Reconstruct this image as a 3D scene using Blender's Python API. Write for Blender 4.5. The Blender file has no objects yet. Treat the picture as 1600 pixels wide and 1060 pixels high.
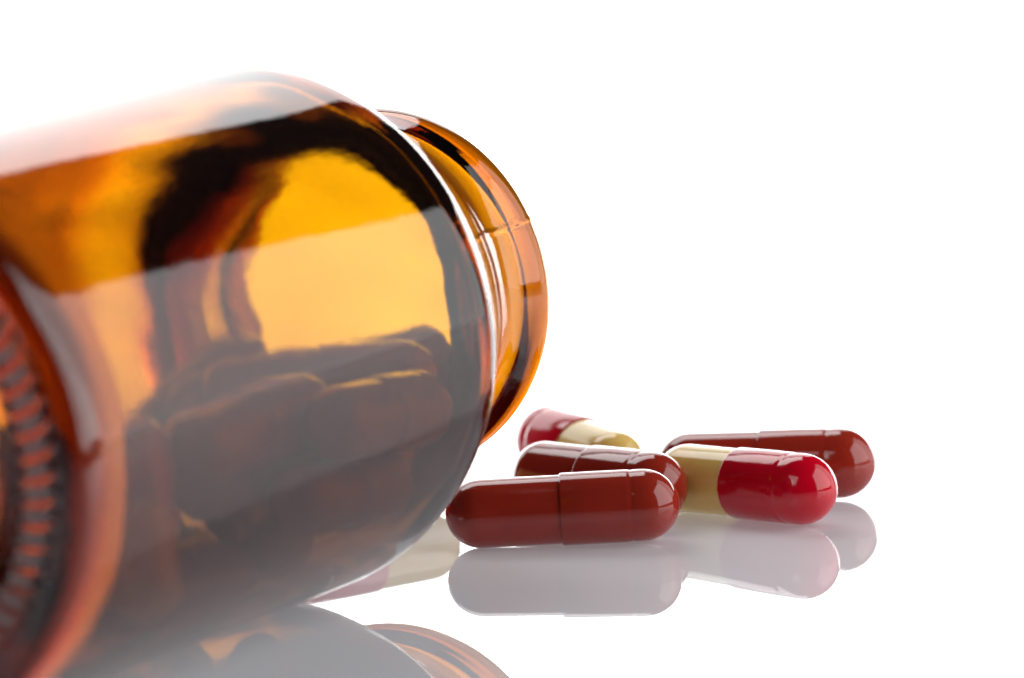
import bpy, bmesh, math, random
from mathutils import Matrix, Vector, noise

random.seed(7)
MM = 0.001
scene = bpy.context.scene
COL = scene.collection

# ------------------------------------------------------------------ camera
cam_data = bpy.data.cameras.new('camera')
cam = bpy.data.objects.new('camera', cam_data)
COL.objects.link(cam)
cam_data.sensor_fit = 'HORIZONTAL'
cam_data.sensor_width = 36.0
cam_data.lens = 36.0 * 12000.0 / 1600.0
cam_data.clip_start = 0.02
cam_data.clip_end = 20.0
PITCH, ROLL = 0.163384, -0.036591
fwd = Vector((0, math.cos(PITCH), -math.sin(PITCH)))
up0 = Vector((0, math.sin(PITCH), math.cos(PITCH)))
rt0 = Vector((1, 0, 0))
rt = rt0 * math.cos(ROLL) + up0 * math.sin(ROLL)
up = up0 * math.cos(ROLL) - rt0 * math.sin(ROLL)
m = Matrix((rt, up, -fwd)).transposed().to_4x4()
m.translation = Vector((0.0, -0.7747, 0.14936))
cam.matrix_world = m
cam_data.dof.use_dof = True
cam_data.dof.focus_distance = 0.784
cam_data.dof.aperture_fstop = 27.0
cam_data.dof.aperture_blades = 9
scene.camera = cam

# ------------------------------------------------------------------ dim studio around the set
world = bpy.data.worlds.new('World')
scene.world = world
world.use_nodes = True
wbg = world.node_tree.nodes['Background']
wbg.inputs[0].default_value = (0.9, 0.95, 1.0, 1)
wbg.inputs[1].default_value = 0.02

# ------------------------------------------------------------------ lamps: two softboxes
def softbox(name, loc, target, sx, sy, radiance, col=(1, 1, 1)):
    d = bpy.data.lights.new(name, 'AREA')
    d.shape = 'RECTANGLE'
    d.size, d.size_y = sx, sy
    d.energy = radiance * math.pi * sx * sy
    d.color = col
    o = bpy.data.objects.new(name, d)
    COL.objects.link(o)
    o.location = loc
    z = (Vector(loc) - Vector(target)).normalized()
    x = Vector((0, 0, 1)).cross(z).normalized()
    y = z.cross(x)
    mm = Matrix((x, y, z)).transposed().to_4x4()
    mm.translation = Vector(loc)
    o.matrix_world = mm
    return o

softbox('back_softbox', (0.0, 0.62, 0.08), (0.0, 0.0, 0.08), 1.16, 0.16, 5.5)
softbox('upper_back_softbox', (-0.20, 0.62, 0.29), (-0.20, 0.0, 0.29), 0.74, 0.26, 2.4)
softbox('top_back_softbox', (-0.16, 0.42, 0.50), (-0.16, 0.0, 0.0), 0.46, 0.26, 4.5)
softbox('edge_softbox', (0.42, 0.225, 0.31), (0.0, 0.225, 0.31), 0.19, 0.62, 1.7, (0.96, 0.98, 1.0))
softbox('key_softbox', (0.38, -0.11, 0.27), (0.0, -0.11, 0.27), 0.44, 0.50, 3.1)
softbox('fill_softbox', (-0.46, -0.34, 0.25), (0.0, 0.0, 0.10), 0.46, 0.40, 1.6, (0.93, 0.97, 1.0))
softbox('front_softbox', (-0.42, -0.52, 0.52), (0.0, 0.0, 0.0), 0.44, 0.40, 2.2)

softbox('under_table_lamp', (0.0, 0.02, -0.16), (0.0, 0.0201, 1.0), 0.7, 0.7, 0.9)

scene.view_settings.view_transform = 'Standard'
scene.view_settings.look = 'None'
scene.view_settings.exposure = 0.0
scene.view_settings.gamma = 1.0
scene.view_settings.use_curve_mapping = False
cy = scene.cycles
cy.max_bounces = 32
cy.transmission_bounces = 28
cy.glossy_bounces = 16
cy.diffuse_bounces = 5
cy.transparent_max_bounces = 16
cy.volume_bounces = 0
cy.caustics_reflective = True
cy.caustics_refractive = True
cy.sample_clamp_indirect = 8.0
cy.blur_glossy = 0.3
cy.use_denoising = True

# ------------------------------------------------------------------ helpers
def new_mat(name):
    mt = bpy.data.materials.new(name)
    mt.use_nodes = True
    nt = mt.node_tree
    nt.nodes.clear()
    out = nt.nodes.new('ShaderNodeOutputMaterial')
    return mt, nt, out

def node(nt, typ, **kw):
    n = nt.nodes.new('ShaderNode' + typ)
    for k, v in kw.items():
        if k in n.inputs:
            n.inputs[k].default_value = v
        else:
            setattr(n, k, v)
    return n

def lathe(name, prof, seg, material, closed=True, rad_fn=None):
    """prof: list of (radius, s) ; revolves about local X. Radius 0 collapses to a pole."""
    verts, faces, rows = [], [], []
    for r, s in prof:
        if r < 1e-9:
            rows.append([len(verts)])
            verts.append((s, 0, 0))
        else:
            row = []
            for k in range(seg):
                a = 2 * math.pi * k / seg
                rr, ss = (r, s) if rad_fn is None else rad_fn(r, s, a, len(rows))
                row.append(len(verts))
                verts.append((ss, rr * math.cos(a), rr * math.sin(a)))
            rows.append(row)
    pairs = list(zip(rows, rows[1:]))
    for A, B in pairs:
        if len(A) == 1 and len(B) == 1:
            continue
        for k in range(seg):
            k2 = (k + 1) % seg
            if len(A) == 1:
                faces.append((A[0], B[k2], B[k]))
            elif len(B) == 1:
                faces.append((A[k], A[k2], B[0]))
            else:
                faces.append((A[k], A[k2], B[k2], B[k]))
    me = bpy.data.meshes.new(name)
    me.from_pydata(verts, [], faces)
    bm = bmesh.new()
    bm.from_mesh(me)
    bmesh.ops.recalc_face_normals(bm, faces=bm.faces)
    bm.to_mesh(me)
    bm.free()
    me.polygons.foreach_set('use_smooth', [True] * len(me.polygons))
    me.materials.append(material)
    return me

def link(name, data, parent=None):
    o = bpy.data.objects.new(name, data)
    COL.objects.link(o)
    if parent is not None:
        o.parent = parent
    return o

def resample(pts, step):
    """Catmull-Rom through control points [(r,s[,corner])], sampled about every step."""
    out = []
    n = len(pts)
    for i in range(n - 1):
        p1, p2 = Vector(pts[i][:2]), Vector(pts[i + 1][:2])
        p0 = Vector(pts[i - 1][:2]) if i > 0 and len(pts[i]) == 2 else p1 + (p1 - p2)
        p3 = Vector(pts[i + 2][:2]) if i + 2 < n and len(pts[i + 1]) == 2 else p2 + (p2 - p1)
        L = (p2 - p1).length
        # centripetal parametrisation
        t0 = 0.0
        t1 = t0 + max((p1 - p0).length, 1e-6) ** 0.5
        t2 = t1 + max(L, 1e-6) ** 0.5
        t3 = t2 + max((p3 - p2).length, 1e-6) ** 0.5
        st = step(p1, p2) if callable(step) else step
        k = max(1, int(math.ceil(L / st)))
        for j in range(k):
            t = t1 + (t2 - t1) * j / k
            A1 = p0 * ((t1 - t) / (t1 - t0)) + p1 * ((t - t0) / (t1 - t0))
            A2 = p1 * ((t2 - t) / (t2 - t1)) + p2 * ((t - t1) / (t2 - t1))
            A3 = p2 * ((t3 - t) / (t3 - t2)) + p3 * ((t - t2) / (t3 - t2))
            B1 = A1 * ((t2 - t) / (t2 - t0)) + A2 * ((t - t0) / (t2 - t0))
            B2 = A2 * ((t3 - t) / (t3 - t1)) + A3 * ((t - t1) / (t3 - t1))
            C = B1 * ((t2 - t) / (t2 - t1)) + B2 * ((t - t1) / (t2 - t1))
            out.append((max(C.x, 0.0), C.y))
    out.append((pts[-1][0], pts[-1][1]))
    return out

# ------------------------------------------------------------------ materials
def make_table_material():
    mt, nt, out = new_mat('white_acrylic')
    df = node(nt, 'BsdfDiffuse')
    df.inputs['Color'].default_value = (0.82, 0.83, 0.87, 1)
    tl = node(nt, 'BsdfTranslucent')
    tl.inputs['Color'].default_value = (0.82, 0.83, 0.87, 1)
    m1 = node(nt, 'MixShader')
    m1.inputs[0].default_value = 0.35
    gl = node(nt, 'BsdfGlossy', Roughness=0.012)
    gl.inputs['Color'].default_value = (1, 1, 1, 1)
    fr = node(nt, 'Fresnel', IOR=1.49)
    tc = node(nt, 'TexCoord')
    sm = node(nt, 'TexNoise', Scale=34.0, Detail=5.0, Roughness=0.65)
    mr = node(nt, 'MapRange')
    mr.inputs[1].default_value, mr.inputs[2].default_value = 0.45, 0.75
    mr.inputs[3].default_value, mr.inputs[4].default_value = 0.006, 0.035
    m2 = node(nt, 'MixShader')
    L = nt.links.new
    L(df.outputs[0], m1.inputs[1])
    L(tl.outputs[0], m1.inputs[2])
    L(tc.outputs['Object'], sm.inputs['Vector'])
    L(sm.outputs[0], mr.inputs[0])
    L(mr.outputs[0], gl.inputs['Roughness'])
    L(fr.outputs[0], m2.inputs[0])
    L(m1.outputs[0], m2.inputs[1])
    L(gl.outputs[0], m2.inputs[2])
    L(m2.outputs[0], out.inputs[0])
    return mt

def make_amber():
    mt, nt, out = new_mat('amber_glass')
    tc = node(nt, 'TexCoord')
    mp = node(nt, 'Mapping')
    mp.inputs['Scale'].default_value = (260, 2300, 2300)
    nz = node(nt, 'TexNoise', Scale=1.0, Detail=3.0, Roughness=0.6)
    nz2 = node(nt, 'TexNoise', Scale=160.0, Detail=2.0)
    b1 = node(nt, 'Bump', Strength=0.07, Distance=0.0001)
    b2 = node(nt, 'Bump', Strength=0.06, Distance=0.0002)
    g = node(nt, 'BsdfGlass', Roughness=0.0, IOR=1.52)
    g.inputs['Color'].default_value = (1, 1, 1, 1)
    va = node(nt, 'VolumeAbsorption', Density=4250.0)
    va.inputs['Color'].default_value = (0.887, 0.775, 0.0, 1)
    L = nt.links.new
    L(tc.outputs['Object'], mp.inputs[0])
    L(mp.outputs[0], nz.inputs['Vector'])
    L(tc.outputs['Object'], nz2.inputs['Vector'])
    L(nz.outputs[0], b1.inputs['Height'])
    L(nz2.outputs[0], b2.inputs['Height'])
    L(b1.outputs[0], b2.inputs['Normal'])
    L(b2.outputs[0], g.inputs['Normal'])
    L(g.outputs[0], out.inputs['Surface'])
    L(va.outputs[0], out.inputs['Volume'])
    try:
        mt.cycles.homogeneous_volume = True
    except Exception:
        pass
    return mt

def make_gelatin(name, col, sss):
    mt, nt, out = new_mat(name)
    tc = node(nt, 'TexCoord')
    n1 = node(nt, 'TexNoise', Scale=260.0, Detail=2.0)
    n2 = node(nt, 'TexNoise', Scale=2600.0, Detail=2.0)
    bp = node(nt, 'Bump', Strength=0.10, Distance=0.0004)
    bp2 = node(nt, 'Bump', Strength=0.02, Distance=0.0001)
    hs = node(nt, 'MixRGB')
    hs.inputs[1].default_value = (*col, 1)
    hs.inputs[2].default_value = (*[c * 0.78 for c in col], 1)
    b = node(nt, 'BsdfPrincipled', Roughness=0.10, IOR=1.53)
    b.inputs['Subsurface Weight'].default_value = sss
    b.inputs['Subsurface Radius'].default_value = (1.0, 0.35, 0.25)
    b.inputs['Subsurface Scale'].default_value = 0.0012
    L = nt.links.new
    L(tc.outputs['Object'], n1.inputs['Vector'])
    L(tc.outputs['Object'], n2.inputs['Vector'])
    L(n1.outputs[0], hs.inputs[0])
    L(hs.outputs[0], b.inputs['Base Color'])
    L(n1.outputs[0], bp.inputs['Height'])
    L(n2.outputs[0], bp2.inputs['Height'])
    L(bp.outputs[0], bp2.inputs['Normal'])
    L(bp2.outputs[0], b.inputs['Normal'])
    L(b.outputs[0], out.inputs[0])
    return mt

M_TABLE = make_table_material()
M_GLASS = make_amber()
M_MAROON = make_gelatin('maroon_gelatin', (0.36, 0.026, 0.013), 0.12)
M_RED = make_gelatin('red_gelatin', (0.64, 0.0008, 0.016), 0.2)
M_CREAM = make_gelatin('cream_gelatin', (0.95, 0.67, 0.20), 0.25)

# ------------------------------------------------------------------ table
bm = bmesh.new()
vs = [bm.verts.new(p) for p in ((-1.2, -1.2, 0), (1.2, -1.2, 0), (1.2, 0.60, 0), (-1.2, 0.60, 0))]
bm.faces.new(vs)
me = bpy.data.meshes.new('tabletop')
bm.to_mesh(me)
bm.free()
me.materials.append(M_TABLE)
table = link('tabletop', me)
table['kind'] = 'structure'
table['label'] = 'glossy white acrylic tabletop under everything'

# ------------------------------------------------------------------ bottle
R = 26.77
YAW = 0.492888
def build_bottle():
    outer = [(0, -76.2), (8, -76.25), (15.0, -76.4), (18.0, -76.9), (19.6, -77.8), (21.4, -78.3), (23.4, -78.15),
             (25.2, -77.8), (26.25, -77.1), (26.65, -76.2), (R, -75.2, 1), (R, -0.6, 1), (26.4, 1.0), (25.5, 2.8), (24.4, 4.8), (23.2, 7.2),
             (21.9, 10.0), (20.6, 12.8), (19.4, 15.2), (18.5, 17.0), (18.1, 19.0), (18.0, 20.8), (18.12, 22.4), (18.45, 23.8), (18.8, 25.1),
             (18.87, 26.2), (18.6, 27.3), (17.8, 28.0), (17.0, 27.9), (16.5, 27.0), (16.3, 25.6, 1)]
    inner = [(16.3, 25.6, 1), (16.2, 22.5), (15.7, 19.5), (14.9, 16.8), (14.9, 14.2), (15.6, 12.0), (17.2, 10.8), (19.2, 10.6), (20.9, 9.9), (22.3, 7.7), (23.6, 4.8), (24.6, 1.6),
             (25.2, -1.2), (25.35, -3.8, 1), (25.35, -70.2, 1), (25.0, -71.9), (23.9, -73.4), (21.6, -74.5), (14.0, -74.5), (6, -74.0), (0, -73.9)]
    def st(a, b):
        s = (a.y + b.y) / 2
        if s < -74.5 and a.x > 16: return 0.26
        if 14.9 < s < 22.7 and a.x > 16: return 0.22
        if abs(a.x - b.x) < 0.3 and abs(a.y - b.y) > 20: return 2.0
        return 0.4
    po = resample(outer, st)
    pi = resample(inner, st)[1:]
    prof = po + pi
    n_out = len(po)
    NK = 66
    def bump(x):          # smooth 0..1..0 for |x|<1
        return 0.0 if abs(x) >= 1 else (0.5 + 0.5 * math.cos(math.pi * x))
    pitch = 4.6
    def fn(r, s, a, i):
        rr, ss = r, s
        if i < n_out:
            if s < -74.0 and 19.4 < r < 25.0:
                # crescent knurls round the bearing ring
                w = bump((r - 22.2) / 2.7)
                ph = NK * a + 1.5 * ((r - 22.2) / 2.7) ** 2 * 1.2 + 0.5 * (r - 22.2)
                saw = 0.5 + 0.5 * math.sin(ph + 0.55 * math.sin(ph))
                ss = s + (0.42 + 0.10 * math.sin(7.3 * a + 1.0) * math.sin(17.1 * a)) * w * (saw - 0.25)
            if s > 16.0:                      # mould seams down the neck finish
                for a0 in (math.radians(155), math.radians(335)):
                    rr += 0.09 * bump((a - a0) / 0.022)
            if -67.5 < s < 6:
                p = Vector((s * 0.03, math.cos(a) * 0.9, math.sin(a) * 0.9))
                rr += 0.05 * noise.noise(p)
        else:
            p = Vector((s * 0.045 + 9, math.cos(a) * 1.3, math.sin(a) * 1.3))
            wv = 0.18 if -66 < s < 4 else 0.08
            if r > 6:
                rr += wv * (noise.noise(p) - 0.1)
                if -66 < s < 12:
                    q = Vector((s * 0.11 + 11, math.cos(a) * 5.5, math.sin(a) * 5.5))
                    rr += 0.045 * noise.noise(q)
                if -8 < s < 15:
                    q = Vector((s * 0.05 + 5, math.cos(a) * 2.1, math.sin(a) * 2.1 + 7))
                    rr += 0.30 * noise.noise(q) * min(1, (s + 8) / 6)
                if -12 < s < 14:
                    q = Vector((s * 0.07 + 3, math.cos(a) * 4.5, math.sin(a) * 4.5))
                    rr += 0.16 * noise.noise(q) * min(1, (s + 12) / 6)
        return rr * MM, ss * MM
    prof_m = [(r if r > 1e-9 else 0.0, s) for r, s in prof]
    def fn2(r, s, a, i):
        return fn(r, s, a, i)
    # poles need metres too
    me = lathe('medicine_bottle', [(r, s) if r > 0 else (0, s * MM) for r, s in prof_m], 528, M_GLASS, rad_fn=fn2)
    o = link('medicine_bottle', me)
    return o

bottle = build_bottle()
bottle.location = (-25.368 * MM, (753.675 - 774.7) * MM, (R + 0.06) * MM)
bottle.rotation_euler = (0, 0, math.pi / 2 - YAW)
bottle['label'] = 'amber glass medicine bottle lying open on its side on the white table'
bottle['category'] = 'bottle'

# ------------------------------------------------------------------ capsules
RCAP, RBODY = 3.74, 3.56
def cap_profile():
    # dome tip at s=+LC, open edge at s=0 ; a shell with a locking groove
    LC = 12.2
    p = []
    r0 = RCAP - 0.03
    for k in range(0, 13):
        t = math.pi / 2 * k / 12
        p.append((r0 * math.sin(t), LC - r0 * 1.02 * (1 - math.cos(t))))
    p += [(r0, 7.9), (r0 + 0.005, 7.62), (r0 - 0.035, 7.4), (r0 - 0.035, 7.22), (r0 + 0.015, 7.0), (RCAP, 6.7), (RCAP + 0.01, 3.5), (RCAP + 0.01, 0.16),
          (RCAP - 0.02, 0.04), (RCAP - 0.06, 0.0), (RBODY + 0.03, 0.0), (RBODY + 0.02, 0.4), (RBODY + 0.02, 2.5)]
    return [(r * MM, s * MM) for r, s in p]
def body_profile():
    # dome tip at s=0, runs towards +s
    p = []
    for k in range(0, 13):
        t = math.pi / 2 * k / 12
        p.append((RBODY * math.sin(t), RBODY * 1.04 * (1 - math.cos(t))))
    p += [(RBODY, 8.0), (RBODY, 14.0), (RBODY - 0.01, 19.0), (0, 19.0)]
    return [(r * MM, s * MM) for r, s in p]
CAP_ME, BODY_ME = {}, {}
for key, mt in (('maroon', M_MAROON), ('red', M_RED)):
    CAP_ME[key] = lathe('cap', cap_profile(), 40, mt)
for key, mt in (('maroon', M_MAROON), ('cream', M_CREAM)):
    BODY_ME[key] = lathe('body', body_profile(), 40, mt)

def capsule(kind, centre, axis, length, label, group=None, spin=None):
    """axis points from the body end to the cap end; centre in metres."""
    root = bpy.data.objects.new('capsule', None)
    root.empty_display_size = 0.004
    COL.objects.link(root)
    ax = Vector(axis).normalized()
    ref = Vector((0, 0, 1)) if abs(ax.z) < 0.95 else Vector((0, 1, 0))
    y = ref.cross(ax).normalized()
    z = ax.cross(y)
    mt = Matrix((ax, y, z)).transposed()
    mt = mt @ Matrix.Rotation(random.uniform(0, 6.28) if spin is None else spin, 3, 'X')
    m4 = mt.to_4x4()
    m4.translation = Vector(centre)
    root.matrix_world = m4
    ck, bk = ('maroon', 'maroon') if kind == 'maroon' else ('red', 'cream')
    c = link('cap', CAP_ME[ck], root)
    c.location = ((length / 2 - 12.2) * MM, 0, 0)
    b = link('body', BODY_ME[bk], root)
    b.location = (-length / 2 * MM, 0, 0)
    if kind != 'maroon':
        c['label'] = 'crimson cap half'
        b['label'] = 'cream body half'
    root['label'] = label
    root['category'] = 'capsule'
    if group:
        root['group'] = group
    return root

def loose(kind, x, y, ang, length, flip, label):
    a = ang
    ax = (math.cos(a), math.sin(a), 0.022)      # the narrower body end rests a little lower than the cap
    if flip:
        ax = (-ax[0], -ax[1], 0.022)
    return capsule(kind, (x * MM, (y - 774.7) * MM, (RCAP + 0.015) * MM), ax, length, label)

loose('maroon', 4.527, 774.73, -0.0281, 24.1, False, 'maroon capsule nearest the camera, its left tip touching the bottle shoulder')
loose('two', 23.726, 785.46, -0.7494, 22.9, False, 'crimson and cream capsule at right with its crimson end towards the camera')
loose('maroon', 26.238, 795.94, -0.2024, 23.4, False, 'rightmost maroon capsule lying behind the crimson and cream one')
loose('maroon', 8.578, 789.92, -0.8030, 23.1, False, 'maroon capsule slanting directly behind the nearest maroon capsule')
loose('two', 6.976, 807.76, -1.1391, 23.1, True, 'farthest crimson and cream capsule, blurred, with its cream end towards the camera')
loose('two', -16.3, 790.9, 0.590, 23.0, True, 'crimson and cream capsule hidden behind the bottle shoulder, seen by its table reflection')

# capsules still inside the bottle, settled in a heap (bottle space, mm: centre, axis)
PILE = [
    (-43.87, -11.206615, 16.453, 0.661, 0.412, 0.627),
    (-17.331, -17.71378, 15.086, 0.997, 0.047, -0.069),
    (-20.283, -10.796555, 18.391000000000002, 0.963, -0.14, 0.23),
    (6.782, -9.742985, 15.894000000000002, 0.92, 0.386, 0.075),
    (6.923, -1.7062149999999998, 12.446000000000002, -0.901, -0.342, -0.266),
    (-8.327, -0.8262099999999999, 12.623000000000001, 0.232, 0.447, 0.864),
    (7.052, 6.437129999999999, 14.469000000000001, -0.843, -0.275, -0.462),
    (-16.72, 0.47096, 6.111, 0.788, 0.616, -0.005),
    (-35.427, -10.008915, 7.896, -1.0, 0.017, -0.014),
    (-28.347, 1.7254999999999998, 6.1129999999999995, -0.832, -0.553, -0.045),
    (-14.302, -20.562884999999998, 21.849, 0.997, 0.027, -0.078),
    (-26.7, -13.600999999999999, 22.150000000000002, 0.98, -0.08, 0.06),
    (6.924, -7.456189999999999, 21.155, 0.885, -0.446, 0.131),
    (-5.243, -9.786629999999999, 22.580000000000002, 0.614, -0.789, 0.037),
    (-13.417, -10.087069999999999, 12.403, 0.909, 0.262, 0.324),
    (-23.34, 0.5562199999999999, 13.91, 0.863, 0.491, 0.116),
    (-1.669, 8.51585, 18.166, 0.779, -0.437, 0.45)]
IN = 'capsules inside the bottle'
PILE_LABELS = {
    0: ('crimson and cream capsule tilted at the lower left inside the amber bottle', IN),
    1: ('maroon capsule low against the front glass, below the one with the lit edge', IN),
    10: ('maroon capsule with a lit upper edge pressed against the front glass near the bottle shoulder', IN),
    11: ('maroon capsule slanting upwards at the upper left of the heap inside the bottle', IN),
    12: ('topmost maroon capsule of the heap, pointing into the bottle neck', IN),
    13: ('maroon capsule lying crosswise just under the topmost capsule in the bottle', IN),
}
bot_m = Matrix.Translation(Vector((-25.368 * MM, (753.675 - 774.7) * MM, 0.0))) @ Matrix.Rotation(math.pi / 2 - YAW, 4, 'Z')
rot = bot_m.to_3x3()
for i, q in enumerate(PILE):
    c = bot_m @ (Vector(q[:3]) * MM)
    ax = rot @ Vector(q[3:6])
    two = i == 0
    label, group = PILE_LABELS.get(i, ('maroon capsule buried in the dark heap inside the amber bottle', 'capsules inside the bottle'))
    capsule('two' if two else 'maroon', c, ax, 22.9, label, group)
